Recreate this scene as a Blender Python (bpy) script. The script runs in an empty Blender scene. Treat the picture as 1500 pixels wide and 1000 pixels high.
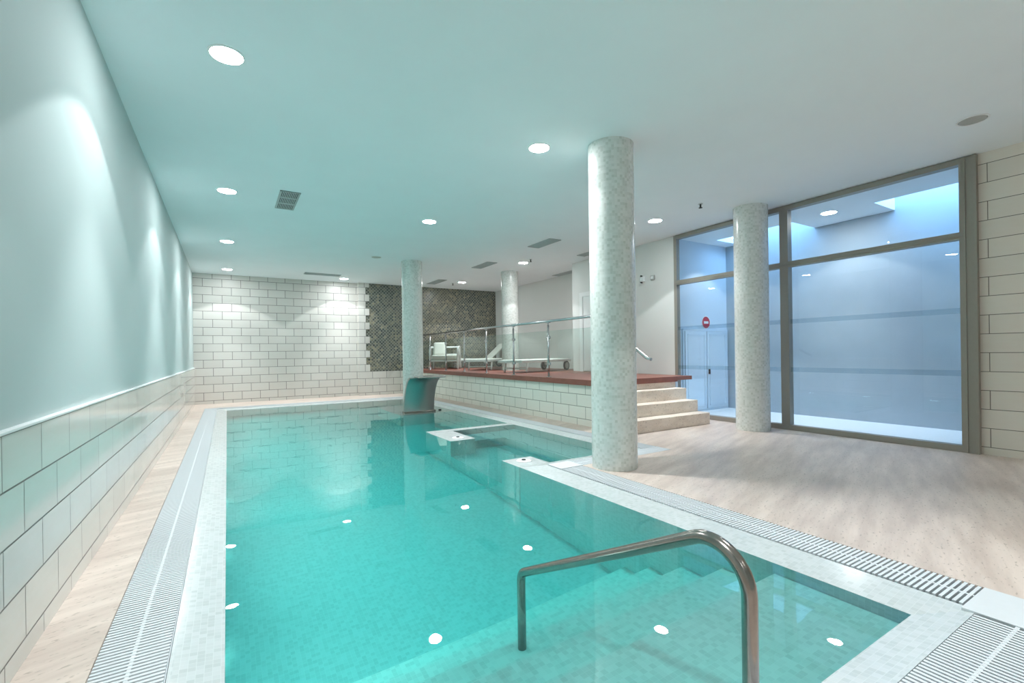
import bpy, bmesh, math, random
from mathutils import Vector, Matrix
PI = math.pi
random.seed(4)
SC = bpy.context.scene
COL = SC.collection

# ------------------------------------------------------------------ room measures (metres)
H = 3.04                                   # ceiling
XL, XR = -0.66, 6.52                       # left wall, window wall
YB, YF = 12.95, -3.5                       # back wall, wall behind the camera
Z0, TH, TW = 0.0764, 0.19, 0.385           # tile courses
DZ = 0.68                                  # timber deck height
DX = 4.50                                  # face of the deck's retaining wall

# ------------------------------------------------------------------ node helpers
class NT:
    def __init__(s, name):
        s.m = bpy.data.materials.new(name); s.m.use_nodes = True
        s.t = s.m.node_tree; s.t.nodes.clear()
        s.out = s.n('ShaderNodeOutputMaterial')
    def n(s, kind, **kw):
        nd = s.t.nodes.new(kind)
        for k, v in kw.items():
            if k.startswith('i_'):
                key = k[2:]
                key = int(key) if key.isdigit() else key.replace('_', ' ')
                nd.inputs[key].default_value = v
            else:
                setattr(nd, k, v)
        return nd
    def l(s, a, b): s.t.links.new(a, b)
    def math(s, op, a, b=None, c=None):
        nd = s.n('ShaderNodeMath', operation=op)
        for i, v in enumerate((a, b, c)):
            if v is None: continue
            if isinstance(v, (int, float)): nd.inputs[i].default_value = v
            else: s.l(v, nd.inputs[i])
        return nd.outputs[0]
    def pos(s): return s.n('ShaderNodeNewGeometry').outputs['Position']
    def sep(s, v):
        nd = s.n('ShaderNodeSeparateXYZ'); s.l(v, nd.inputs[0]); return nd.outputs
    def comb(s, x, y, z=0.0):
        nd = s.n('ShaderNodeCombineXYZ')
        for i, v in enumerate((x, y, z)):
            if isinstance(v, (int, float)): nd.inputs[i].default_value = v
            else: s.l(v, nd.inputs[i])
        return nd.outputs[0]
    def ramp(s, fac, stops):
        nd = s.n('ShaderNodeValToRGB')
        e = nd.color_ramp.elements
        while len(e) < len(stops): e.new(0.5)
        for el, (p, c) in zip(e, stops):
            el.position = p; el.color = (*c, 1)
        s.l(fac, nd.inputs[0]); return nd.outputs[0]
    def mix(s, fac, a, b, mode='MIX'):
        nd = s.n('ShaderNodeMix', data_type='RGBA', blend_type=mode)
        for k, v in ((0, fac), (6, a), (7, b)):
            if isinstance(v, (int, float)): nd.inputs[k].default_value = v
            elif isinstance(v, tuple): nd.inputs[k].default_value = (*v, 1)
            else: s.l(v, nd.inputs[k])
        return nd.outputs[2]
    def noise(s, vec, scale, detail=3.0, rough=0.5):
        nd = s.n('ShaderNodeTexNoise'); nd.inputs['Scale'].default_value = scale
        nd.inputs['Detail'].default_value = detail; nd.inputs['Roughness'].default_value = rough
        s.l(vec, nd.inputs['Vector']); return nd.outputs['Fac']
    def scale(s, vec, v):
        nd = s.n('ShaderNodeVectorMath', operation='MULTIPLY'); s.l(vec, nd.inputs[0]); nd.inputs[1].default_value = v
        return nd.outputs[0]
    def bump(s, h, strength, dist=0.01):
        nd = s.n('ShaderNodeBump'); nd.inputs['Strength'].default_value = strength; nd.inputs['Distance'].default_value = dist
        s.l(h, nd.inputs['Height']); return nd.outputs[0]
    def pbr(s, color, rough=0.5, metal=0.0, normal=None, spec=0.5, coat=0.0):
        p = s.n('ShaderNodeBsdfPrincipled')
        if isinstance(color, tuple): p.inputs['Base Color'].default_value = (*color, 1)
        else: s.l(color, p.inputs['Base Color'])
        if isinstance(rough, (int, float)): p.inputs['Roughness'].default_value = rough
        else: s.l(rough, p.inputs['Roughness'])
        p.inputs['Metallic'].default_value = metal
        p.inputs['Specular IOR Level'].default_value = spec
        p.inputs['Coat Weight'].default_value = coat
        if normal is not None: s.l(normal, p.inputs['Normal'])
        s.l(p.outputs[0], s.out.inputs[0]); return s.m

def plain(name, c, rough=0.5, metal=0.0, grain=0.03, gscale=30.0, spec=0.5):
    t = NT(name); p = t.pos()
    f = t.noise(p, gscale)
    k = 1 - grain
    col = t.ramp(f, [(0.3, tuple(x * k for x in c)), (0.7, tuple(min(1, x * (1 + grain)) for x in c))])
    return t.pbr(col, rough, metal, spec=spec)

def brick_mat(name, axis, shift, z0, w, h, c1, c2, grout, rough, mortar=0.0042, bumpy=0.25, spec=0.5):
    t = NT(name); x, y, z = t.sep(t.pos())
    u = t.math('SUBTRACT', x if axis == 'x' else y, shift)
    v = t.math('SUBTRACT', z, z0)
    b = t.n('ShaderNodeTexBrick'); b.offset = 0.5; b.offset_frequency = 2; b.squash = 1.0
    t.l(t.comb(u, v), b.inputs['Vector'])
    for k, val in (('Scale', 1.0), ('Mortar Size', mortar), ('Mortar Smooth', 0.1), ('Bias', 0.0), ('Brick Width', w), ('Row Height', h)):
        b.inputs[k].default_value = val
    b.inputs['Color1'].default_value = (*c1, 1); b.inputs['Color2'].default_value = (*c2, 1); b.inputs['Mortar'].default_value = (*grout, 1)
    st = t.noise(t.scale(t.pos(), (3.0, 3.0, 14.0)), 2.0, 5.0, 0.6)
    col = t.mix(t.ramp(st, [(0.35, (0, 0, 0)), (0.75, (0.22, 0.22, 0.22))]), b.outputs['Color'], (0.93, 0.88, 0.80), 'MULTIPLY')
    inv = t.math('SUBTRACT', 1.0, b.outputs['Fac'])
    r = t.math('ADD', rough, t.math('MULTIPLY', b.outputs['Fac'], 0.4))
    return t.pbr(col, r, normal=t.bump(inv, bumpy, 0.004), spec=spec)

def mosaic_mat(name, size, palette, grout, rough, uv=False, joint=0.07):
    t = NT(name)
    if uv: vec = t.n('ShaderNodeUVMap').outputs[0]
    else: vec = t.pos()
    nd = t.n('ShaderNodeVectorMath', operation='MULTIPLY_ADD'); t.l(vec, nd.inputs[0])
    nd.inputs[1].default_value = (1 / size,) * 3; nd.inputs[2].default_value = (0.317,) * 3
    fl = t.n('ShaderNodeVectorMath', operation='FLOOR'); t.l(nd.outputs[0], fl.inputs[0])
    wn = t.n('ShaderNodeTexWhiteNoise'); wn.noise_dimensions = '3D'; t.l(fl.outputs[0], wn.inputs['Vector'])
    big = t.noise(t.scale(vec, (1, 1, 1)), 1.3, 2.0)
    fac = t.math('ADD', t.math('MULTIPLY', wn.outputs['Value'], 0.85), t.math('MULTIPLY', big, 0.15))
    col = t.ramp(fac, palette)
    fr = t.n('ShaderNodeVectorMath', operation='FRACTION'); t.l(nd.outputs[0], fr.inputs[0])
    fx, fy, fz = t.sep(fr.outputs[0])
    g = None
    for f in ((fx, fy) if uv else ()):
        e = t.math('LESS_THAN', f, joint)
        g = e if g is None else t.math('MAXIMUM', g, e)
    if not uv:
        # joints only along the two axes that lie in the face
        nx, ny, nz = t.sep(t.n('ShaderNodeNewGeometry').outputs['Normal'])
        for f, nn in ((fx, nx), (fy, ny), (fz, nz)):
            e = t.math('MULTIPLY', t.math('LESS_THAN', f, joint), t.math('LESS_THAN', t.math('ABSOLUTE', nn), 0.5))
            g = e if g is None else t.math('MAXIMUM', g, e)
    col = t.mix(t.math('MULTIPLY', g, 0.8), col, grout)
    return t.pbr(col, rough)

def travertine(name, a, b, along='x', rough=0.38):
    t = NT(name); p = t.pos()
    rot = t.n('ShaderNodeVectorRotate'); rot.rotation_type = 'Z_AXIS'; rot.inputs['Angle'].default_value = math.radians(-19); t.l(p, rot.inputs['Vector']); p = rot.outputs[0]
    s = (0.55, 3.6, 3.6)
    v = t.noise(t.scale(p, s), 2.2, 6.0, 0.62)
    w = t.noise(p, 0.9, 3.0)
    fac = t.math('ADD', t.math('MULTIPLY', v, 0.7), t.math('MULTIPLY', w, 0.3))
    col = t.ramp(fac, [(0.38, a), (0.60, b)])
    s2 = (16, 44, 44)
    pit = t.noise(t.scale(p, s2), 1.6, 2.0, 0.5)
    col = t.mix(t.ramp(pit, [(0.62, (0, 0, 0)), (0.68, (0.6, 0.6, 0.6))]), col, (0.30, 0.24, 0.19))
    r = t.math('ADD', rough - 0.1, t.math('MULTIPLY', v, 0.25))
    return t.pbr(col, r, normal=t.bump(v, 0.06, 0.01))

def emis(name, c, s):
    t = NT(name); e = t.n('ShaderNodeEmission'); e.inputs[0].default_value = (*c, 1); e.inputs[1].default_value = s
    t.l(e.outputs[0], t.out.inputs[0]); return t.m

def glass_mat(name, tint, ior=1.45, rough=0.0, boost=1.0):
    t = NT(name)
    lw = t.n('ShaderNodeLayerWeight'); lw.inputs['Blend'].default_value = 0.5
    f0 = ((ior - 1) / (ior + 1)) ** 2
    sch = t.math('ADD', f0, t.math('MULTIPLY', 1 - f0, t.math('POWER', lw.outputs['Facing'], 5.0)))
    tr = t.n('ShaderNodeBsdfTransparent'); tr.inputs[0].default_value = (*tint, 1)
    gl = t.n('ShaderNodeBsdfGlossy'); gl.inputs['Roughness'].default_value = rough
    mx = t.n('ShaderNodeMixShader'); t.l(t.math('MULTIPLY', sch, boost), mx.inputs[0])
    t.l(tr.outputs[0], mx.inputs[1]); t.l(gl.outputs[0], mx.inputs[2]); t.l(mx.outputs[0], t.out.inputs[0])
    return t.m

# ------------------------------------------------------------------ materials
M = {}
M['ceiling'] = plain('ceiling_paint', (0.85, 0.895, 0.92), 0.9, grain=0.01, gscale=2)
M['plaster'] = plain('wall_plaster', (0.475, 0.56, 0.555), 0.75, grain=0.012, gscale=1.5)
M['greywall'] = plain('grey_plaster', (0.72, 0.73, 0.71), 0.8, grain=0.012, gscale=1.5)
white_tile = ((0.80, 0.78, 0.74), (0.74, 0.72, 0.68), (0.20, 0.19, 0.18))
M['tile_back'] = brick_mat('white_wall_tile_back', 'x', -0.2795, Z0, TW, TH, (0.66, 0.64, 0.605), (0.605, 0.585, 0.55), (0.20, 0.19, 0.18), 0.35, 0.0055)
M['tile_left'] = brick_mat('white_wall_tile_left', 'y', 2.576, Z0, TW, TH, (0.68, 0.67, 0.63), (0.62, 0.61, 0.575), (0.17, 0.16, 0.15), 0.10, 0.0035)
M['tile_deck'] = brick_mat('white_wall_tile_deck', 'y', 8.662, 0.098, 0.395, 0.181, (0.80, 0.79, 0.72), (0.74, 0.73, 0.66), (0.22, 0.22, 0.18), 0.3, 0.0045)
M['tile_right'] = brick_mat('stone_wall_tile_right', 'y', 1.488 + 0.39, Z0, 0.78, TH, (0.80, 0.735, 0.655), (0.755, 0.69, 0.615), (0.17, 0.15, 0.12), 0.55, 0.0032)
M['trav'] = travertine('travertine_floor', (0.50, 0.40, 0.345), (0.695, 0.585, 0.515), 'x')
M['trav_step'] = travertine('travertine_step', (0.62, 0.51, 0.42), (0.80, 0.70, 0.60), 'x', 0.45)
pale = [(0.12, (0.495, 0.535, 0.535)), (0.45, (0.53, 0.57, 0.57)), (0.8, (0.57, 0.605, 0.61))]
M['mosaic_pool'] = mosaic_mat('white_pool_mosaic', 0.025, pale, (0.62, 0.66, 0.655), 0.16)
M['mosaic_step'] = mosaic_mat('whitened_step_mosaic', 0.025, [(0.12, (0.66, 0.64, 0.62)), (0.45, (0.71, 0.69, 0.67)), (0.8, (0.76, 0.74, 0.72))], (0.78, 0.76, 0.74), 0.2)  # pool mosaic made whiter to stand in for missing lamp light
M['mosaic_col'] = mosaic_mat('white_column_mosaic', 0.025, [(0.1, (0.60, 0.62, 0.575)), (0.4, (0.69, 0.705, 0.67)), (0.8, (0.76, 0.77, 0.74))], (0.73, 0.74, 0.71), 0.2, uv=True, joint=0.1)
M['grate'] = plain('white_plastic', (0.66, 0.69, 0.71), 0.45, grain=0.01)
M['channel'] = plain('dark_channel', (0.10, 0.11, 0.12), 0.8)
M['spout'] = plain('satin_steel', (0.42, 0.42, 0.41), 0.42, 1.0, 0.04, 60)
M['steel'] = plain('brushed_steel', (0.33, 0.295, 0.27), 0.2, 1.0, 0.05, 60)
M['chrome'] = plain('polished_steel', (0.60, 0.60, 0.60), 0.2, 1.0, 0.02)
M['alu'] = plain('bronze_aluminium', (0.32, 0.295, 0.255), 0.45, 0.3, 0.02)
M['white'] = plain('white_lacquer', (0.84, 0.85, 0.85), 0.4, grain=0.01)
M['cushion'] = plain('cream_fabric', (0.80, 0.78, 0.73), 0.9, grain=0.05, gscale=90)
M['rubber'] = plain('grey_rubber', (0.10, 0.10, 0.10), 0.7)
M['spoke'] = plain('grey_plastic', (0.45, 0.46, 0.45), 0.5)
M['well'] = plain('blue_cast_concrete', (0.36, 0.425, 0.485), 0.7, grain=0.05, gscale=2.2)  # grey concrete, the blue cast of its light put into the colour
M['welld'] = plain('blue_cast_door_paint', (0.58, 0.68, 0.77), 0.5, grain=0.01)  # white paint, tinted with the light well's blue cast
M['black'] = plain('black_plastic', (0.02, 0.02, 0.02), 0.5)
M['red'] = plain('red_enamel', (0.48, 0.02, 0.05), 0.35)
M['ventgrey'] = plain('grey_vent_metal', (0.52, 0.55, 0.55), 0.5)
M['ventmid'] = plain('pale_vent_gap', (0.36, 0.38, 0.38), 0.7)
M['ventdark'] = plain('dark_vent_gap', (0.05, 0.06, 0.06), 0.8)
M['offlens'] = plain('frosted_lens', (0.46, 0.45, 0.42), 0.5)
M['lamp'] = emis('lamp_glow', (0.95, 0.985, 1.0), 105.0)
M['addedpoollamp'] = emis('pool_lamp_glow', (0.85, 1.0, 0.97), 66.0)  # glow of the underwater lamps added to brighten the pool
M['glass'] = glass_mat('window_glass', (0.95, 0.98, 0.99))
M['frost'] = glass_mat('window_film_strip', (0.86, 0.90, 0.92))
M['railglass'] = glass_mat('railing_glass', (0.90, 0.96, 0.94), 1.5, 0.0, 1.25)

def deck_mat():
    t = NT('red_timber_boards'); x, y, z = t.sep(t.pos())
    b = t.n('ShaderNodeTexBrick'); b.offset = 0.37
    t.l(t.comb(x, y), b.inputs['Vector'])
    for k, val in (('Scale', 1.0), ('Mortar Size', 0.003), ('Mortar Smooth', 0.1), ('Brick Width', 1.9), ('Row Height', 0.11)):
        b.inputs[k].default_value = val
    b.inputs['Color1'].default_value = (0.27, 0.095, 0.068, 1); b.inputs['Color2'].default_value = (0.215, 0.075, 0.055, 1)
    b.inputs['Mortar'].default_value = (0.05, 0.025, 0.02, 1)
    g = t.noise(t.scale(t.pos(), (1.2, 22, 22)), 3.0, 4.0)
    col = t.mix(t.ramp(g, [(0.3, (0.75, 0.75, 0.75)), (0.7, (1.1, 1.1, 1.1))]), b.outputs['Color'], b.outputs['Color'])
    col = t.mix(0.5, b.outputs['Color'], t.ramp(g, [(0.3, (0.19, 0.065, 0.047)), (0.7, (0.32, 0.13, 0.092))]))
    return t.pbr(col, 0.42, normal=t.bump(t.math('SUBTRACT', 1.0, b.outputs['Fac']), 0.3, 0.004))
M['deck'] = deck_mat()

def dark_mosaic():
    # small glass tiles laid on the diagonal, each with its own shade
    t = NT('dark_glass_mosaic'); x, y, z = t.sep(t.pos())
    u = t.math('MULTIPLY', t.math('ADD', x, z), 0.7071); v = t.math('MULTIPLY', t.math('SUBTRACT', x, z), 0.7071)
    b = t.n('ShaderNodeVectorMath', operation='MULTIPLY'); t.l(t.comb(u, v), b.inputs[0]); b.inputs[1].default_value = (1 / 0.062,) * 3
    fl_ = t.n('ShaderNodeVectorMath', operation='FLOOR'); t.l(b.outputs[0], fl_.inputs[0])
    fr = t.n('ShaderNodeVectorMath', operation='FRACTION'); t.l(b.outputs[0], fr.inputs[0])
    wn = t.n('ShaderNodeTexWhiteNoise'); t.l(fl_.outputs[0], wn.inputs['Vector'])
    fx, fy, fz = t.sep(fr.outputs[0])
    g = t.math('MAXIMUM', t.math('LESS_THAN', fx, 0.2), t.math('LESS_THAN', fy, 0.2))
    col = t.ramp(wn.outputs['Value'], [(0.0, (0.045, 0.055, 0.05)), (0.55, (0.12, 0.125, 0.105)), (0.85, (0.20, 0.185, 0.13)), (1.0, (0.34, 0.30, 0.20))])
    col = t.mix(g, col, (0.30, 0.31, 0.275))
    n = t.noise(t.scale(t.pos(), (1, 1, 1)), 0.9, 3.0)
    col = t.mix(t.ramp(n, [(0.4, (0, 0, 0)), (0.65, (0.3, 0.3, 0.3))]), col, (0.20, 0.16, 0.095))
    return t.pbr(col, 0.32)
M['mosaic_dark'] = dark_mosaic()

def water_mat():
    t = NT('pool_water')
    g = t.n('ShaderNodeBsdfGlass'); g.inputs['Color'].default_value = (1, 1, 1, 1)
    g.inputs['IOR'].default_value = 1.33; g.inputs['Roughness'].default_value = 0.0
    p = t.pos()
    w = t.noise(t.scale(p, (1.0, 1.0, 0.0)), 2.2, 2.0, 0.4)
    t.l(t.bump(w, 0.035, 0.05), g.inputs['Normal'])
    t.l(g.outputs[0], t.out.inputs[0])
    a = t.n('ShaderNodeVolumeAbsorption'); a.inputs['Color'].default_value = (0.0, 0.96, 0.935, 1); a.inputs['Density'].default_value = 0.52
    t.l(a.outputs[0], t.out.inputs[1])
    return t.m
M['water'] = water_mat()

# ------------------------------------------------------------------ mesh helpers
class MB:
    """collects shapes and links them as ONE mesh object"""
    def __init__(s): s.b = bmesh.new(); s.uv = None
    def box(s, x0, x1, y0, y1, z0, z1):
        v = [s.b.verts.new((x, y, z)) for z in (z0, z1) for y in (y0, y1) for x in (x0, x1)]
        for f in ((0, 2, 3, 1), (4, 5, 7, 6), (0, 1, 5, 4), (2, 6, 7, 3), (0, 4, 6, 2), (1, 3, 7, 5)):
            s.b.faces.new([v[i] for i in f])
        return s
    def rbox(s, x0, x1, y0, y1, z0, z1, r=0.01, seg=3):
        o = bmesh.new(); t = MB(); t.b.free(); t.b = o; t.box(x0, x1, y0, y1, z0, z1)
        bmesh.ops.bevel(o, geom=o.edges[:], offset=r, segments=seg, profile=0.5, affect='EDGES')
        s.join(o); return s
    def join(s, o, mat=None):
        m = {}
        for v in o.verts: m[v] = s.b.verts.new(mat @ v.co if mat else v.co)
        for f in o.faces:
            try:
                nf = s.b.faces.new([m[v] for v in f.verts]); nf.smooth = f.smooth
            except ValueError: pass
        o.free()
    def quad(s, *p):
        s.b.faces.new([s.b.verts.new(q) for q in p]); return s
    def prism(s, poly, axis, a0, a1):
        """extrude a 2-D polygon along an axis; poly in the two other axes in xyz order"""
        def P(q, a):
            return {'x': (a, q[0], q[1]), 'y': (q[0], a, q[1]), 'z': (q[0], q[1], a)}[axis]
        A = [s.b.verts.new(P(q, a0)) for q in poly]; B = [s.b.verts.new(P(q, a1)) for q in poly]
        n = len(poly)
        s.b.faces.new(A); s.b.faces.new(B[::-1])
        for i in range(n):
            s.b.faces.new([A[i], B[i], B[(i + 1) % n], A[(i + 1) % n]])
        return s
    def cyl(s, c, r, z0, z1, seg=32, axis='z', cap=True, r2=None):
        r2 = r if r2 is None else r2
        def P(a, rr, z):
            x, y = rr * math.cos(a), rr * math.sin(a)
            return {'z': (c[0] + x, c[1] + y, z), 'y': (c[0] + x, z, c[1] + y), 'x': (z, c[0] + x, c[1] + y)}[axis]
        A = [s.b.verts.new(P(2 * PI * i / seg, r, z0)) for i in range(seg)]
        B = [s.b.verts.new(P(2 * PI * i / seg, r2, z1)) for i in range(seg)]
        for i in range(seg):
            f = s.b.faces.new([A[i], A[(i + 1) % seg], B[(i + 1) % seg], B[i]]); f.smooth = True
        if cap:
            s.b.faces.new(A[::-1]); s.b.faces.new(B)
        return s
    def ring(s, c, r0, r1, z0, z1, seg=40):
        """flat annulus with thickness, axis z"""
        L = []
        for r, z in ((r0, z0), (r1, z0), (r1, z1), (r0, z1)):
            L.append([s.b.verts.new((c[0] + r * math.cos(2 * PI * i / seg), c[1] + r * math.sin(2 * PI * i / seg), z)) for i in range(seg)])
        for k in range(4):
            A, B = L[k], L[(k + 1) % 4]
            for i in range(seg):
                s.b.faces.new([A[i], A[(i + 1) % seg], B[(i + 1) % seg], B[i]])
        return s
    def tube(s, pts, r, seg=14, cap=True):
        pts = [Vector(p) for p in pts]; rings = []
        up = None
        for i, p in enumerate(pts):
            d = ((pts[min(i + 1, len(pts) - 1)] - p).normalized() + (p - pts[max(i - 1, 0)]).normalized()).normalized()
            if up is None:
                up = Vector((0, 0, 1)) if abs(d.z) < 0.9 else Vector((1, 0, 0))
            a = d.cross(up)
            if a.length < 1e-4: a = d.orthogonal()
            a.normalize(); bb = a.cross(d).normalized(); up = bb
            rings.append([s.b.verts.new(p + r * (math.cos(2 * PI * k / seg) * a + math.sin(2 * PI * k / seg) * bb)) for k in range(seg)])
        for A, B in zip(rings, rings[1:]):
            for k in range(seg):
                f = s.b.faces.new([A[k], A[(k + 1) % seg], B[(k + 1) % seg], B[k]]); f.smooth = True
        if cap:
            s.b.faces.new(rings[0][::-1]); s.b.faces.new(rings[-1])
        return s
    def build(s, name, mat, parent=None, kind=None, recalc=True):
        if recalc: bmesh.ops.recalc_face_normals(s.b, faces=s.b.faces[:])
        me = bpy.data.meshes.new(name); s.b.to_mesh(me); s.b.free()
        o = bpy.data.objects.new(name, me); COL.objects.link(o)
        for m in (mat if isinstance(mat, (list, tuple)) else [mat]): me.materials.append(m)
        if parent is not None: o.parent = parent
        if kind: o['kind'] = kind
        return o

def thing(name, label, cat, loc=(0, 0, 0), rz=0.0, group=None):
    o = bpy.data.objects.new(name, None); COL.objects.link(o)
    o.location = loc; o.rotation_euler = (0, 0, rz); o.empty_display_size = 0.1
    o['label'] = label; o['category'] = cat
    if group: o['group'] = group
    return o
def tag(o, label, cat, group=None):
    o['label'] = label; o['category'] = cat
    if group: o['group'] = group
    return o
def kids(o): return [c for c in COL.objects if c.parent == o]
def copy_tree(o, parent=None):
    c = o.copy(); COL.objects.link(c)
    if parent is not None: c.parent = parent
    for ch in kids(o): copy_tree(ch, c)
    return c
def arc(cx, cy, r, a0, a1, n=8):
    return [(cx + r * math.cos(a0 + (a1 - a0) * i / n), cy + r * math.sin(a0 + (a1 - a0) * i / n)) for i in range(n + 1)]
def smooth_path(pts, n=6):
    """Catmull-Rom through points"""
    P = [Vector(p) for p in pts]; out = []
    for i in range(len(P) - 1):
        a, b, c, d = P[max(i - 1, 0)], P[i], P[i + 1], P[min(i + 2, len(P) - 1)]
        for k in range(n):
            t = k / n
            out.append(0.5 * ((2 * b) + (c - a) * t + (2 * a - 5 * b + 4 * c - d) * t * t + (3 * b - a - 3 * c + d) * t ** 3))
    out.append(P[-1]); return out

# ------------------------------------------------------------------ the pool
# inner edge and outer edge of the mosaic lip
INN = [(-0.02, 0.80), (2.43, 0.80), (2.43, 3.86), (3.82, 3.86), (3.82, 11.45), (-0.02, 11.45)]
OUT = [(-0.19, 0.65), (2.645, 0.65), (2.645, 3.70), (3.96, 3.70), (3.96, 11.65), (-0.19, 11.65)]
FL = -1.25
b = MB()
ZO, ZI = -0.006, -0.030
n = len(INN)
for i in range(n):
    j = (i + 1) % n
    a, c, A, Cc = INN[i], INN[j], OUT[i], OUT[j]
    b.quad((*A, ZO), (*Cc, ZO), (*c, ZI), (*a, ZI))
    ua, uc = ((q[0] - (0.06 if q[0] < 0 else 0), q[1], FL) for q in (a, c))
    b.quad((*a, ZI), (*c, ZI), uc, ua)
    b.quad((*A, ZO), (*A, -0.2), (*Cc, -0.2), (*Cc, ZO))
b.quad(*[(p[0] - (0.06 if p[0] < 0 else 0), p[1], FL) for p in INN])
pool = b.build('pool_basin_floor', M['mosaic_pool'], kind='structure')
# steps, spa bench, shelf round the far column: one mosaic, the steps' copy whitened for missing light
b = MB()
X0, X1 = 0.22, 2.43
for y0, y1, z in ((0.80, 1.37, -0.16), (1.37, 1.67, -0.37), (1.67, 1.95, -0.60), (1.95, 2.22, -0.85), (2.22, 2.46, -1.06)):
    b.box(X0, X1, y0, y1, FL, z)
b.build('pool_steps_floor', M['mosaic_step'], kind='structure')
b = MB()
b.box(2.43, 3.82, 3.86, 6.20, FL, -0.85)
b.box(2.78, 3.82, 5.72, 6.20, -0.85, -0.40)
b.box(3.32, 3.82, 3.86, 5.72, -0.85, -0.40)
b.box(2.43, 3.82, 6.22, 6.38, FL, -0.026)
b.box(2.424, 2.78, 5.50, 6.22, FL, -0.0285)
b.box(2.424, 2.78, 3.86, 4.20, FL, -0.0285)
b.build('pool_bench_floor', M['mosaic_pool'], kind='structure')
b = MB(); b.box(2.72, 3.82, 8.42, 9.95, FL, -0.055)
b.build('pool_shelf_floor', M['mosaic_pool'], kind='structure')
# unseen underwater lamps, added to the pool's left wall to brighten the water
b = MB()
for y in (2.6, 3.85, 5.1, 6.35, 7.6, 8.85, 10.1):
    b.cyl((y, -0.42), 0.085, -0.06, -0.032, 28, 'x')
b.build('trim_1', M['addedpoollamp'], kind='structure')
# water
b = MB()
WZ = ZI - 0.001   # just under the inner edge of the lip
W = [(-0.028, 0.79), (2.44, 0.79), (2.44, 3.85), (3.83, 3.85), (3.83, 11.46), (-0.028, 11.46)]
b.prism(W, 'z', -1.45, WZ)
for v in b.b.verts:
    if v.co.z < -1 and v.co.x < 0: v.co.x = -0.11
bmesh.ops.recalc_face_normals(b.b, faces=b.b.faces[:])
bmesh.ops.split_edges(b.b, edges=b.b.edges[:])
for f in b.b.faces: f.smooth = True
wat = b.build('pool_water', M['water'], kind='structure', recalc=False)

wat.cycles.is_caustics_caster = True
for o in COL.objects:
    if o.name.startswith('pool_') and o is not wat: o.cycles.is_caustics_receiver = True

# ------------------------------------------------------------------ floor
b = MB()
def fl(x0, x1, y0, y1): b.box(x0, x1, y0, y1, -0.16, 0.0)
fl(XL, -0.42, YF, YB)
fl(-0.42, 2.905, YF, 0.40)
fl(2.905, XR + 0.06, YF, 3.48)
fl(4.18, XR + 0.06, 3.48, 5.45)
fl(4.18, DX + 0.1, 5.45, YB)
fl(-0.42, 4.18, 11.90, YB)
b.build('floor', M['trav'], kind='structure')
b = MB()
b.box(-0.42, 2.905, 0.40, 0.648, -0.17, -0.12)
b.box(-0.42, -0.192, 0.648, 11.90, -0.17, -0.12)
b.box(-0.192, 4.18, 11.652, 11.90, -0.17, -0.12)
b.box(3.963, 4.18, 3.48, 11.652, -0.17, -0.12)
b.box(2.648, 2.905, 0.648, 3.48, -0.17, -0.12)
b.box(2.648, 3.963, 3.48, 3.698, -0.17, -0.12)
b.build('drain_channel_floor', M['channel'], kind='structure')

# ------------------------------------------------------------------ drain grates
def grate(x0, x1, y0, y1, across, label, pitch=0.0224, w=0.0125):
    """slats lie ACROSS the run: 'x' slats run in x and repeat in y"""
    t = thing('drain_grate', label, 'drain grate', ((x0 + x1) / 2, (y0 + y1) / 2, 0), group='drain grates round the pool')
    cx, cy = (x0 + x1) / 2, (y0 + y1) / 2
    s = MB(); r = MB()
    if across == 'x':
        y = y0 + 0.006
        while y + w < y1:
            s.box(x0 - cx + 0.004, x1 - cx - 0.004, y - cy, y - cy + w, -0.022, 0.0); y += pitch
        r.box(-0.006, 0.006, y0 - cy, y1 - cy, -0.024, -0.001)
        for q in (x0 - cx + 0.001, x1 - cx - 0.007): r.box(q, q + 0.006, y0 - cy, y1 - cy, -0.12, -0.012)
    else:
        x = x0 + 0.006
        while x + w < x1:
            s.box(x - cx, x - cx + w, y0 - cy + 0.004, y1 - cy - 0.004, -0.022, 0.0); x += pitch
        r.box(x0 - cx, x1 - cx, -0.006, 0.006, -0.024, -0.001)
        for q in (y0 - cy + 0.001, y1 - cy - 0.007): r.box(x0 - cx, x1 - cx, q, q + 0.006, -0.12, -0.012)
    s.build('slats', M['grate'], t); r.build('rib', M['grate'], t)
    return t
grate(-0.42, -0.192, 0.66, 11.652, 'x', 'white slatted drain grate between the left wall walkway and the pool')
grate(2.648, 2.905, 0.692, 3.478, 'x', 'white slatted drain grate from the near column to the bottom right corner')
grate(-0.42, 2.60, 0.402, 0.648, 'y', 'wide fine-slatted drain grate across the near end, bottom right corner of the photo')
grate(-0.42, 4.18, 11.654, 11.898, 'y', 'thin white drain grate along the far pool edge below the tiled back wall')
grate(3.963, 4.18, 3.70, 11.652, 'x', 'white drain grate at the foot of the tiled wall under the timber deck')
grate(2.905, 4.18, 3.482, 3.698, 'y', 'short white drain grate passing behind the near mosaic column')
def plate(x0, x1, y0, y1, label):
    p = MB(); p.rbox(x0, x1, y0, y1, -0.12, 0.003, 0.003, 2)
    tag(p.build('drain_cover', M['grate']), label, 'drain cover')
plate(2.602, 2.903, 0.402, 0.690, 'blank white cover plate where two grates meet at the bottom right corner')
plate(2.650, 2.903, 3.482, 3.697, 'blank white square cover plate on the pool corner beside the near column')

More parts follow.
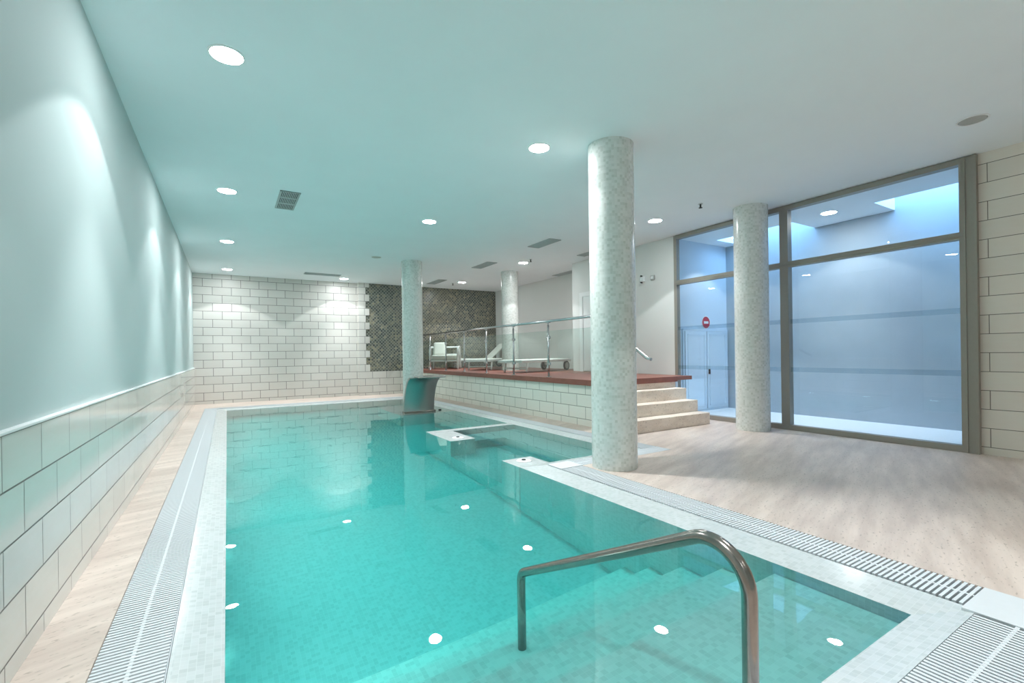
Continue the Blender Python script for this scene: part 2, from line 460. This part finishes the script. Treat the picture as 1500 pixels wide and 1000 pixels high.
# ------------------------------------------------------------------ walls and ceiling
b = MB(); b.box(XL - 0.15, XL, YF, YB, -0.16, H); b.build('wall_left', M['plaster'], kind='structure')
zc = Z0 + 4 * TH
b = MB(); b.box(XL, XL + 0.022, YF, YB, 0.0, zc); b.build('wall_left_wainscot', M['tile_left'], kind='structure')
b = MB(); b.rbox(XL - 0.002, XL + 0.026, YF, YB, zc, zc + 0.012, 0.003, 2); b.build('trim_2', M['white'], kind='structure')
# back wall: left part, pier edge, and right part a little in front with the dark mosaic panel let in
YP = YB - 0.12
b = MB(); b.box(XL - 0.15, 3.03, YB, YB + 0.2, -0.16, H); b.build('wall_back', M['tile_back'], kind='structure')
b = MB()
XM = 3.315
zm = Z0 + 3 * TH
b.box(3.03, XM - 0.10, YP, YB + 0.2, -0.16, H)
b.box(XM - 0.10, 7.3, YP, YB + 0.2, -0.16, zm)
for i in range(3, 16):
    z1 = min(H, Z0 + (i + 1) * TH); z0_ = Z0 + i * TH
    if i % 2: b.box(XM - 0.10, XM, YP, YB + 0.2, z0_, z1)
b.build('wall_back_pier', M['tile_back'], kind='structure')
b = MB(); b.box(XM - 0.11, 7.3, YP + 0.02, YB + 0.2, zm - 0.02, H)
b.build('wall_back_mosaic', M['mosaic_dark'], kind='structure')
# alcove walls round the deck
b = MB(); b.box(7.27, 7.45, 8.05, YB + 0.2, -0.1, H); b.build('wall_right_alcove', M['greywall'], kind='structure')
b = MB(); b.box(6.50, 7.27, 5.45, 8.05, -0.1, H); b.box(6.50, 6.60, 5.315, 5.45, -0.1, H)
b.build('wall_right_block', M['greywall'], kind='structure')
b = MB(); b.box(XR, XR + 0.2, YF, 1.555, -0.16, H); b.build('wall_right', M['tile_right'], kind='structure')
b = MB(); b.box(XL - 0.15, XR + 0.2, YF - 0.15, YF, -0.16, H); b.build('wall_front', M['plaster'], kind='structure')
# ceiling, and the soffit with two light shafts in the light well
b = MB()
b.box(XL - 0.15, XR + 0.05, YF - 0.15, YB + 0.2, H, H + 0.25)
b.box(XR + 0.05, 7.45, 5.42, YB + 0.2, H, H + 0.25)
WX = 8.10
b.box(XR + 0.05, 7.44, -0.6, 5.42, H, H + 0.25)
b.box(7.44, WX + 0.2, -0.6, 0.3, H, H + 0.25)
b.box(7.44, WX, 2.79, 3.85, H, H + 0.25)
b.box(7.44, WX + 0.2, 5.15, 5.65, H, H + 0.25)
b.build('ceiling', M['ceiling'], kind='structure')
# light well behind the glass
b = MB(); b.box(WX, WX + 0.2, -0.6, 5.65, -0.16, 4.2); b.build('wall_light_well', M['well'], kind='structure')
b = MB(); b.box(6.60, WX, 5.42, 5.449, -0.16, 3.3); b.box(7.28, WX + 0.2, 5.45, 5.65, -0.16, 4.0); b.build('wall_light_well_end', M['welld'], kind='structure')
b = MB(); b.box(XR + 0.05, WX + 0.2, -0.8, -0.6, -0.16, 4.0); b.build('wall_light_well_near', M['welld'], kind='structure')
b = MB(); b.box(XR + 0.06, WX, -0.6, 5.42, -0.16, 0.0); b.build('light_well_floor', M['white'], kind='structure')

# ------------------------------------------------------------------ deck, its wall, staircase
b = MB(); b.box(DX, DX + 0.1, 4.99, YP, 0.0, 0.597); b.build('wall_deck', M['tile_deck'], kind='structure')
dk = thing('timber_deck', 'raised reddish timber deck above the tiled wall on the right of the pool', 'deck', (5.5, 8.9, DZ))
b = MB()
def dbox(x0, x1, y0, y1, z0, z1): b.box(x0 - 5.5, x1 - 5.5, y0 - 8.9, y1 - 8.9, z0 - DZ, z1 - DZ)
dbox(DX - 0.02, 6.499, 4.985, YP - 0.001, 0.62, DZ)
dbox(6.499, 7.269, 8.052, YP - 0.001, 0.62, DZ)
b.build('boards', M['deck'], dk)
b = MB()
dbox(DX - 0.045, DX - 0.021, 4.96, YP - 0.001, 0.600, DZ + 0.002)
dbox(DX - 0.021, 6.12, 4.96, 4.984, 0.600, DZ + 0.002)
b.build('fascia', plain('dark_red_timber', (0.24, 0.085, 0.06), 0.45, grain=0.12, gscale=12), dk)
st = thing('stone_staircase', 'short travertine staircase rising to the timber deck beside the window wall', 'stairs', (5.3, 4.6, 0))
for k in range(4):
    y0 = 4.374 + 0.205 * k
    s = MB(); zt = 0.17 * (k + 1) if k < 3 else 0.598
    s.rbox(DX + 0.03 - 5.3, 6.10 - 5.3, y0 - 4.6, 5.05 - 4.6 if k < 3 else 5.05 - 4.6, 0.17 * k, zt, 0.004, 2)
    s.build('step', M['trav_step'], st)

# ------------------------------------------------------------------ mosaic columns
def column(x, y, z0, r, label):
    b = MB(); seg = 72
    b.b.loops.layers.uv.new('UVMap'); uvl = b.b.loops.layers.uv.active
    A = [b.b.verts.new((r * math.cos(2 * PI * i / seg), r * math.sin(2 * PI * i / seg), 0)) for i in range(seg)]
    B = [b.b.verts.new((v.co.x, v.co.y, H - z0)) for v in A]
    for i in range(seg):
        j = (i + 1) % seg
        f = b.b.faces.new([A[i], A[j], B[j], B[i]]); f.smooth = True
        u0, u1 = 2 * PI * r * i / seg, 2 * PI * r * (i + 1) / seg
        for l, uv in zip(f.loops, ((u0, z0), (u1, z0), (u1, H), (u0, H))): l[uvl].uv = uv
    o = b.build('mosaic_column', M['mosaic_col']); o.location = (x, y, z0)
    return tag(o, label, 'column', 'white mosaic columns')
column(3.134, 3.279, 0.0, 0.212, 'nearest and widest round white mosaic column, standing on the right pool corner')
column(3.33, 9.44, -0.04, 0.212, 'white mosaic column standing in the pool behind the steel waterfall spout')
column(5.81, 9.57, DZ, 0.205, 'white mosaic column rising from the timber deck behind the glass railing')
column(6.148, 3.738, 0.0, 0.214, 'greyish mosaic column on the stone floor in front of the large window')

# ------------------------------------------------------------------ window wall
FX0, FX1 = 6.47, 6.57
GY0, GY1 = 1.555, 5.312
wf = MB()
wf.box(FX0, FX1, GY0, 1.690, 0.0, H - 0.008)
wf.box(FX0 + 0.02, FX1, 5.255, GY1, 0.0, H - 0.008)
wf.box(FX0, FX1, 3.415, 3.525, 0.0, H - 0.008)
wf.box(FX0, FX1, 1.690, 3.415, 0.0, 0.066); wf.box(FX0, FX1, 3.525, 5.255, 0.0, 0.066)
wf.box(FX0, FX1, 1.690, 3.415, 2.972, H - 0.008); wf.box(FX0, FX1, 3.525, 5.255, 2.972, H - 0.008)
wf.box(FX0, FX1, 1.690, 3.415, 2.200, 2.272); wf.box(FX0, FX1, 3.525, 5.255, 2.200, 2.272)
win = wf.build('window_1', M['alu'], kind='structure')
b = MB(); b.box(FX0 - 0.012, FX0, GY0, 1.580, 0.0, H - 0.008); b.box(FX0 - 0.012, FX0 , 1.640, 1.652, 0.0, H - 0.008)
b.box(FX0 - 0.01, FX0, 1.652, 5.255, 2.226, 2.246)
b.build('window_1_bead', M['alu'], win)
b = MB()
for y0, y1 in ((1.690, 3.415), (3.525, 5.255)):
    for z0_, z1 in ((0.066, 2.200), (2.272, 2.972)):
        b.box(6.515, 6.523, y0, y1, z0_, z1)
b.build('window_1_glass', M['glass'], win)
b = MB()
for y0, y1 in ((1.690, 3.415), (3.525, 5.255)):
    for z0_ in (0.785, 1.435): b.box(6.5135, 6.5145, y0, y1, z0_, z0_ + 0.06)
b.build('window_1_film_strip', M['frost'], win)

# utility closet doors on the end wall of the light well
cl = thing('utility_closet', 'pale double-door closet behind the glass, below the round red sign', 'closet', (7.44, 5.419, 0))
b = MB(); b.box(-0.635, 0.635, -0.03, 0, 0.0, 0.03); b.box(-0.635, -0.60, -0.03, 0, 0.03, 1.44); b.box(0.60, 0.635, -0.03, 0, 0.03, 1.44); b.box(-0.635, 0.635, -0.03, 0, 1.44, 1.475)
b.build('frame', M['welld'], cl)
for x0, x1 in ((-0.595, -0.008), (0.008, 0.595)):
    b = MB(); b.rbox(x0, x1, -0.045, -0.005, 0.035, 1.435, 0.005, 2)
    for q in (x0 + 0.06, x1 - 0.075): b.box(q, q + 0.015, -0.052, -0.044, 0.09, 1.38)
    for q in (0.09, 1.365): b.box(x0 + 0.06, x1 - 0.06, -0.052, -0.044, q, q + 0.015)
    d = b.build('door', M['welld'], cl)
    if x0 > 0:
        b = MB(); b.rbox(0.03, 0.055, -0.075, -0.044, 0.66, 0.75, 0.006, 2); b.build('handle', M['black'], d)
sg = thing('no_entry_sign', 'round red no-entry sign above the closet behind the glass', 'sign', (7.47, 5.419, 1.60))
b = MB(); b.cyl((0, 0), 0.118, -0.008, 0.0, 40, 'y'); b.build('border', M['white'], sg)
b = MB(); b.cyl((0, 0), 0.106, -0.011, -0.0085, 40, 'y'); b.build('disc', M['red'], sg)
b = MB(); b.box(-0.062, 0.062, -0.014, -0.0112, -0.022, 0.022); b.build('bar', M['white'], sg)

# door in the grey wall behind the near column
dr = MB()
dr.box(6.47, 6.50, 7.68, 7.78, DZ, 2.36); dr.box(6.47, 6.50, 6.78, 6.88, DZ, 2.36); dr.box(6.47, 6.50, 6.88, 7.68, 2.27, 2.36)
dr.box(6.485, 6.50, 6.88, 7.68, DZ + 0.01, 2.27)
dr.build('door_1', M['white'], kind='structure')

# ------------------------------------------------------------------ deck railing
RX = 4.56
RT = 1.612
rl = thing('deck_railing', 'stainless steel and glass railing along the edge of the timber deck', 'railing', (RX, 8.0, DZ))
PY = [12.65, 11.587, 10.556, 9.52, 8.474, 7.402, 6.295, 5.17]
for y in PY:
    b = MB(); b.tube([(0, y - 8, 0.004), (0, y - 8, RT - DZ - 0.07)], 0.017, 16)
    b.cyl((0, y - 8), 0.045, 0.0, 0.012, 24)
    p = b.build('post', M['chrome'], rl)
    b = MB(); b.tube([(0, y - 8, RT - DZ - 0.07), (0, y - 8, RT - DZ - 0.02)], 0.010, 10); b.rbox(-0.02, 0.02, y - 8 - 0.045, y - 8 + 0.045, RT - DZ - 0.032, RT - DZ - 0.018, 0.004, 2)
    b.build('saddle', M['chrome'], p)
    for z in (0.20, 0.64):
        b = MB(); b.rbox(-0.013, 0.013, y - 8 - 0.052, y - 8 + 0.052, z, z + 0.045, 0.006, 2); b.build('clamp', M['chrome'], p)
b = MB(); b.tube([(0, 12.75 - 8, RT - DZ), (0, 5.1 - 8, RT - DZ)], 0.021, 18); b.build('handrail', M['chrome'], rl)
for y1, y0 in zip(PY, PY[1:]):
    b = MB(); b.box(-0.005, 0.005, y0 - 8 + 0.035, y1 - 8 - 0.035, 0.09, 1.452 - DZ); b.build('glass_panel', M['railglass'], rl)
sr = thing('stair_handrail', 'sloping steel handrail beside the travertine stairs, half hidden by the near column', 'handrail', (4.56, 4.9, 0))
b = MB(); b.tube([(0, 5.12 - 4.9, 1.60), (0, 4.62 - 4.9, 1.295), (0, 4.17 - 4.9, 1.005), (0, 4.10 - 4.9, 0.985)], 0.021, 16); b.build('rail', M['chrome'], sr)
b = MB(); b.tube([(0, 4.62 - 4.9, 0.34), (0, 4.62 - 4.9, 1.29)], 0.019, 14); b.cyl((0, 4.62 - 4.9), 0.04, 0.34, 0.352, 20); b.build('post', M['chrome'], sr)

# ------------------------------------------------------------------ pool handrail and waterfall spout
hr = thing('pool_handrail', 'bent brushed steel handrail dipping into the water over the pool steps', 'handrail', (1.19, 0.74, 0))
a0 = math.radians(27)
pth = [(0.74, -0.02), (0.74, 0.30)] + arc(0.86, 0.42, 0.12, PI, PI / 2 - a0, 16) + [(1.20, 0.527 - (1.20 - 0.9145) * 0.5095)]
c2 = (1.836, 0.0)
pth += arc(c2[0], c2[1], 0.055, PI / 2 - a0, 0, 8) + [(1.891, -0.2), (1.891, -0.60)]
pth = [Vector((0, y - 0.74, z)) for y, z in pth]
b = MB(); b.tube(pth, 0.0208, 22); b.build('tube', M['steel'], hr)
b = MB(); b.cyl((0, 0), 0.045, -0.012, 0.008, 28); b.build('flange', M['steel'], hr)

wf_ = thing('waterfall_spout', 'curved stainless steel waterfall spout standing in the far part of the pool', 'waterfall spout', (3.15, 8.6, 0))
prof = [(0.0, -0.045), (0.0, 0.06), (-0.015, 0.18), (-0.05, 0.31), (-0.11, 0.44), (-0.19, 0.55), (-0.29, 0.625), (-0.36, 0.648)]
front = [(p[1], p[2]) for p in smooth_path([(0, a, c) for a, c in prof], 4)]
back = [(y + 0.075 - 0.03 * i / len(front), z + 0.02 * i / len(front)) for i, (y, z) in enumerate(front)]
poly = front + back[::-1]
b = MB()
A = [b.b.verts.new((-0.295, *q)) for q in poly]; B = [b.b.verts.new((0.30, *q)) for q in poly]
m_ = len(poly)
for i in range(m_):
    f = b.b.faces.new([A[i], B[i], B[(i + 1) % m_], A[(i + 1) % m_]]); f.smooth = i != len(front) - 1 and i != m_ - 1
h_ = len(front)
for V in (A, B):
    for i in range(h_ - 1): b.b.faces.new([V[i], V[i + 1], V[m_ - 2 - i], V[m_ - 1 - i]])
b.build('body', M['spout'], wf_)
b = MB(); b.rbox(-0.225, 0.305, -0.60, -0.31, 0.658, 0.692, 0.008, 2); b.build('outlet', M['chrome'], wf_)
b = MB(); b.rbox(-0.31, 0.33, -0.012, 0.10, -0.042, 0.004, 0.004, 2); b.build('base_plate', M['steel'], wf_)

def jet(x, y, z, label):
    t = thing('pool_jet', label, 'pool jet', (x, y, z), group='water jets in the spa corner')
    b = MB(); b.cyl((0, 0), 0.085, 0.0, 0.012, 32, r2=0.07); b.build('flange', M['white'], t)
    b = MB(); b.cyl((0, 0), 0.022, 0.012, 0.02, 20); b.build('nozzle', M['black'], t)
jet(2.60, 5.66, -0.0285, 'round white water jet on the far submerged spa ledge, near the waterfall')
jet(2.60, 4.05, -0.0285, 'round white water jet on the submerged ledge near the pool corner plate')
b = MB(); b.cyl((3.62, 8.72), 0.03, -0.056, -0.012, 20)
tag(b.build('pool_nozzle', M['black']), 'tiny dark nozzle at the waterline right of the waterfall spout', 'nozzle')

# ------------------------------------------------------------------ deck furniture
def armchair(x, y, rz):
    t = thing('armchair', 'white armchair with cream cushions on the deck against the dark mosaic wall', 'armchair', (x, y, DZ + 0.002), rz)
    # local: seat faces -y
    for sx in (-1, 1):
        b = MB(); X = sx * 0.37
        loop = [(X, -0.36, 0.0), (X, -0.355, 0.42), (X, -0.33, 0.55), (X, -0.26, 0.585), (X, 0.12, 0.60), (X, 0.25, 0.57), (X, 0.31, 0.45), (X, 0.36, 0.0)]
        b.tube(smooth_path(loop, 4), 0.028, 10); b.build('arm', M['white'], t)
    b = MB(); b.rbox(-0.36, 0.36, -0.36, 0.33, 0.20, 0.245, 0.01, 2); b.build('seat_frame', M['white'], t)
    b = MB()
    b.tube([(-0.36, 0.31, 0.60), (0.36, 0.31, 0.60)], 0.022, 10); b.tube([(-0.36, 0.30, 0.40), (0.36, 0.30, 0.40)], 0.016, 10)
    b.build('back_rail', M['white'], t)
    b = MB(); b.rbox(-0.335, 0.335, -0.35, 0.27, 0.246, 0.385, 0.035, 3); b.build('seat_cushion', M['cushion'], t)
    b = MB(); b.rbox(-0.17, 0.17, -0.07, 0.07, 0, 0.37, 0.05, 3)
    c = b.build('back_cushion', M['cushion'], t); c.location = (-0.18, 0.14, 0.37); c.rotation_euler = (-0.22, 0, 0)
    return t
armchair(5.13, 11.9, math.radians(-30))

def lounger(x, y, rz, raised, label, cushion=False):
    t = thing('sun_lounger', label, 'sun lounger', (x, y, DZ + 0.007), rz, 'white sun loungers on the deck')
    # local: foot at x=-0.95, head at +0.95; hinge at 0.25
    b = MB()
    for sy in (-1, 1): b.rbox(-0.95, 0.95, sy * 0.30 - 0.02, sy * 0.30 + 0.02, 0.20, 0.255, 0.008, 2)
    b.rbox(-0.95, -0.91, -0.30, 0.30, 0.20, 0.255, 0.008, 2); b.rbox(0.91, 0.95, -0.30, 0.30, 0.20, 0.255, 0.008, 2)
    b.build('frame', M['white'], t)
    b = MB(); b.rbox(-0.91, 0.25, -0.275, 0.275, 0.238, 0.262, 0.006, 2); b.build('bed', M['cushion'], t)
    b = MB(); b.rbox(0, 0.66, -0.275, 0.275, -0.012, 0.016, 0.006, 2)
    bk = b.build('backrest', M['cushion'], t); bk.location = (0.26, 0, 0.25); bk.rotation_euler = (0, -raised, 0)
    for sy in (-1, 1):
        b = MB(); b.tube([(-0.72, sy * 0.29, 0.22), (-0.76, sy * 0.29, 0.0)], 0.022, 10); b.build('leg', M['white'], t)
        b = MB(); b.tube([(0.70, sy * 0.27, 0.22), (0.74, sy * 0.27, 0.11)], 0.02, 10); b.build('leg', M['white'], t)
        b = MB(); b.cyl((0.74, 0.105), 0.105, sy * 0.315 - 0.018, sy * 0.315 + 0.018, 28, 'y'); w_ = b.build('wheel', M['rubber'], t)
        b = MB(); b.cyl((0.74, 0.105), 0.075, sy * 0.315 - 0.021, sy * 0.315 + 0.021, 28, 'y'); b.build('hub', M['spoke'], w_)
    b = MB(); b.tube([(-0.745, -0.29, 0.08), (-0.745, 0.29, 0.08)], 0.014, 8); b.build('stretcher', M['white'], t)
    if cushion:
        b = MB(); b.rbox(-0.28, 0.28, -0.27, 0.27, 0.262, 0.34, 0.03, 3); b.build('pad', M['cushion'], t)
    return t
lounger(6.42, 12.34, math.radians(-8), math.radians(42), 'white sun lounger with its backrest raised, against the dark mosaic wall')
lounger(5.85, 10.75, math.radians(45), 0.0, 'flat white sun lounger just left of the deck column')
lounger(5.86, 8.55, math.radians(20), 0.0, 'flat white sun lounger with grey wheels, right of the deck column')

# ------------------------------------------------------------------ ceiling fittings
WARM = (0.94, 0.98, 1.0)
def spot(x, y, power, half, blend, z=H - 0.02, r=0.03):
    d = bpy.data.lights.new('downlight_beam', 'SPOT'); d.energy = power; d.color = WARM
    d.spot_size = 2 * half; d.spot_blend = blend; d.shadow_soft_size = r
    d.cycles.is_caustics_light = True
    o = bpy.data.objects.new('downlight_beam', d); COL.objects.link(o); o.location = (x, y, z)
    return o
def downlight(x, y, label, on=True, k=1.0):
    t = thing('ceiling_downlight', label, 'ceiling light', (x, y, H), 0, 'round recessed downlights')
    b = MB(); b.ring((0, 0), 0.094, 0.108, -0.006, 0.0); b.build('rim', M['white'], t)
    b = MB(); b.cyl((0, 0), 0.088, -0.006, -0.001, 40, r2=0.0935); b.build('lens', M['lamp'] if on else M['offlens'], t)
    if on:
        spot(x, y, 33 * k, math.radians(52.5), 0.08)
        spot(x, y, 108 * k, math.radians(34), 0.75)
    return t
row = 'in the row above the left pool edge'
downlight(0.02, 3.52, 'largest, nearest lit downlight ' + row)
downlight(0.02, 6.40, 'second lit downlight from the front ' + row)
downlight(0.02, 9.20, 'third lit downlight from the front ' + row)
downlight(0.02, 12.12, 'smallest lit downlight ' + row + ', by the back wall')
downlight(2.56, 3.64, 'lit downlight just left of the top of the near mosaic column')
downlight(2.56, 6.47, 'lit starry downlight over the middle of the pool')
downlight(2.56, 9.32, 'unlit grey downlight left of the column that stands in the pool', False)
downlight(2.56, 12.33, 'lit downlight at the end of the slot vent by the tiled back wall')
downlight(5.49, 4.82, 'lit downlight between the near column and the window column')
downlight(5.49, 8.46, 'lit downlight above the deck, left of the near column')
downlight(5.49, 11.55, 'smallest lit downlight above the deck, in front of the dark mosaic wall')
downlight(5.50, 1.34, 'unlit round grey ceiling disc near the top right corner', False)
downlight(7.39, 3.32, 'lit downlight seen through the glass on the light well soffit', True, 0.5)
# rows continuing behind the camera and one lamp behind the window column (light only, out of view)
for x, y in ((0.02, 0.65), (2.56, 0.75), (0.02, -2.2), (2.56, -2.1), (5.49, -1.6)):
    spot(x, y, 33, math.radians(52.5), 0.08); spot(x, y, 108, math.radians(34), 0.75)
spot(7.3, 4.85, 14, math.radians(47.6), 0.1)

def vent(x0, x1, y0, y1, label, rows, along, dark=True, n=12):
    cx, cy = (x0 + x1) / 2, (y0 + y1) / 2
    t = thing('ceiling_vent', label, 'ceiling vent', (cx, cy, H))
    w, h = (x1 - x0) / 2, (y1 - y0) / 2
    b = MB(); b.box(-w, w, -h, h, -0.003, -0.0005); b.build('backing', M['ventdark'] if dark else M['ventmid'], t)
    b = MB(); f = 0.012
    b.box(-w, w, -h, -h + f, -0.012, 0); b.box(-w, w, h - f, h, -0.012, 0); b.box(-w, -w + f, -h, h, -0.012, 0); b.box(w - f, w, -h, h, -0.012, 0)
    for k in range(1, rows):
        if along == 'y': q = -h + 2 * h * k / rows; b.box(-w, w, q - 0.012, q + 0.012, -0.012, -0.002)
        else: q = -w + 2 * w * k / rows; b.box(q - 0.012, q + 0.012, -h, h, -0.012, -0.002)
    b.build('frame', M['ventgrey'], t)
    b = MB()
    for k in range(1, n):
        if along == 'y': q = -w + 2 * w * k / n; b.box(q - 0.004, q + 0.004, -h, h, -0.011, -0.002)
        else: q = -h + 2 * h * k / n; b.box(-w, w, q - 0.004, q + 0.004, -0.011, -0.002)
    b.build('slats', M['ventgrey'], t)
vent(0.555, 0.778, 6.07, 6.81, 'dark grey slatted square vent over the pool, right of the left lamp row', 3, 'y', True, 12)
vent(1.57, 2.38, 11.75, 11.99, 'pale double-slot vent in the ceiling above the tiled back wall', 1, 'x', False, 3)
vent(4.72, 4.96, 6.43, 7.12, 'grey slotted vent nearest the near column above the deck edge', 1, 'y', False, 8)
vent(4.74, 4.98, 8.70, 9.46, 'middle of the three grey slotted vents above the deck edge', 1, 'y', False, 8)
vent(4.72, 4.96, 11.33, 12.20, 'furthest grey slotted vent, beside the column that stands in the pool', 1, 'y', False, 8)
vent(7.02, 7.24, 8.20, 9.50, 'thin slot vent at the ceiling edge of the grey alcove wall', 1, 'y', False, 4)
vent(6.02, 6.22, 6.60, 7.30, 'thin slot vent partly behind the top of the near column', 1, 'y', False, 4)
def sprinkler(x, y, label):
    t = thing('ceiling_sprinkler', label, 'sprinkler', (x, y, H), 0, 'ceiling sprinklers')
    b = MB(); b.cyl((0, 0), 0.03, -0.006, 0.002, 20); b.build('plate', M['ventgrey'], t)
    b = MB(); b.cyl((0, 0), 0.011, -0.05, -0.005, 12); b.cyl((0, 0), 0.024, -0.056, -0.05, 16); b.build('head', M['black'], t)
sprinkler(5.40, 3.97, 'small dark sprinkler head between the near column and the window')
sprinkler(5.42, 8.07, 'small dark sprinkler head beside the lamp above the deck')
sprinkler(5.33, 11.80, 'tiny sprinkler head in front of the dark mosaic wall')
sprinkler(7.42, 4.55, 'dark sprinkler head behind the glass, right of the window column')
al = thing('wall_alarm', 'small grey square alarm box on the pale wall left of the window frame', 'alarm', (6.499, 5.77, 2.40))
b = MB(); b.rbox(-0.03, 0, -0.045, 0.045, -0.04, 0.04, 0.006, 2); b.build('case', M['spoke'], al)
b = MB(); b.rbox(-0.035, -0.028, -0.028, 0.028, -0.024, 0.024, 0.004, 2); b.build('face', M['white'], al)
em = thing('emergency_lamp', 'twin-head white emergency lamp on the pale wall beside the near column', 'lamp', (6.499, 6.0, 2.40))
b = MB(); b.rbox(-0.04, 0.003, -0.055, 0.055, -0.05, 0.05, 0.012, 2); b.build('body', M['white'], em)
for z in (-0.06, 0.058):
    b = MB(); b.cyl((0.0, z), 0.013, -0.07, -0.03, 14, 'x'); o = b.build('head', M['black'], em)

# ------------------------------------------------------------------ daylight above the light well
wd = bpy.data.worlds.new('sky'); SC.world = wd; wd.use_nodes = True
bg = wd.node_tree.nodes['Background']; bg.inputs[0].default_value = (0.34, 0.63, 1.0, 1); bg.inputs[1].default_value = 6.0

# ------------------------------------------------------------------ camera
F, YAW, ROLL, SY, EYE = 682.58, 0.5487, -0.0138, 17.25, 1.0865
cd = bpy.data.cameras.new('camera'); cam = bpy.data.objects.new('camera', cd); COL.objects.link(cam)
fv = Vector((math.sin(YAW), math.cos(YAW), 0)); r0 = Vector((math.cos(YAW), -math.sin(YAW), 0)); u0 = Vector((0, 0, 1))
rv = math.cos(ROLL) * r0 + math.sin(ROLL) * u0; uv_ = -math.sin(ROLL) * r0 + math.cos(ROLL) * u0
mw = Matrix((rv, uv_, -fv)).transposed().to_4x4(); mw.translation = (0, 0, EYE)
cam.matrix_world = mw
cd.sensor_fit = 'HORIZONTAL'; cd.sensor_width = 36.0; cd.lens = 36.0 * F / 1500.0
cd.shift_y = SY / 1500.0
cd.clip_start = 0.02; cd.clip_end = 200
SC.camera = cam

# ------------------------------------------------------------------ look
vs = SC.view_settings
vs.view_transform = 'Standard'; vs.look = 'None'; vs.gamma = 1.0; vs.use_curve_mapping = False
vs.exposure = 0.84
cy = SC.cycles
cy.use_denoising = True
cy.max_bounces = 14; cy.diffuse_bounces = 7; cy.glossy_bounces = 5; cy.transmission_bounces = 8; cy.transparent_max_bounces = 16
cy.caustics_reflective = False; cy.caustics_refractive = True
cy.sample_clamp_indirect = 6.0; cy.blur_glossy = 0.3
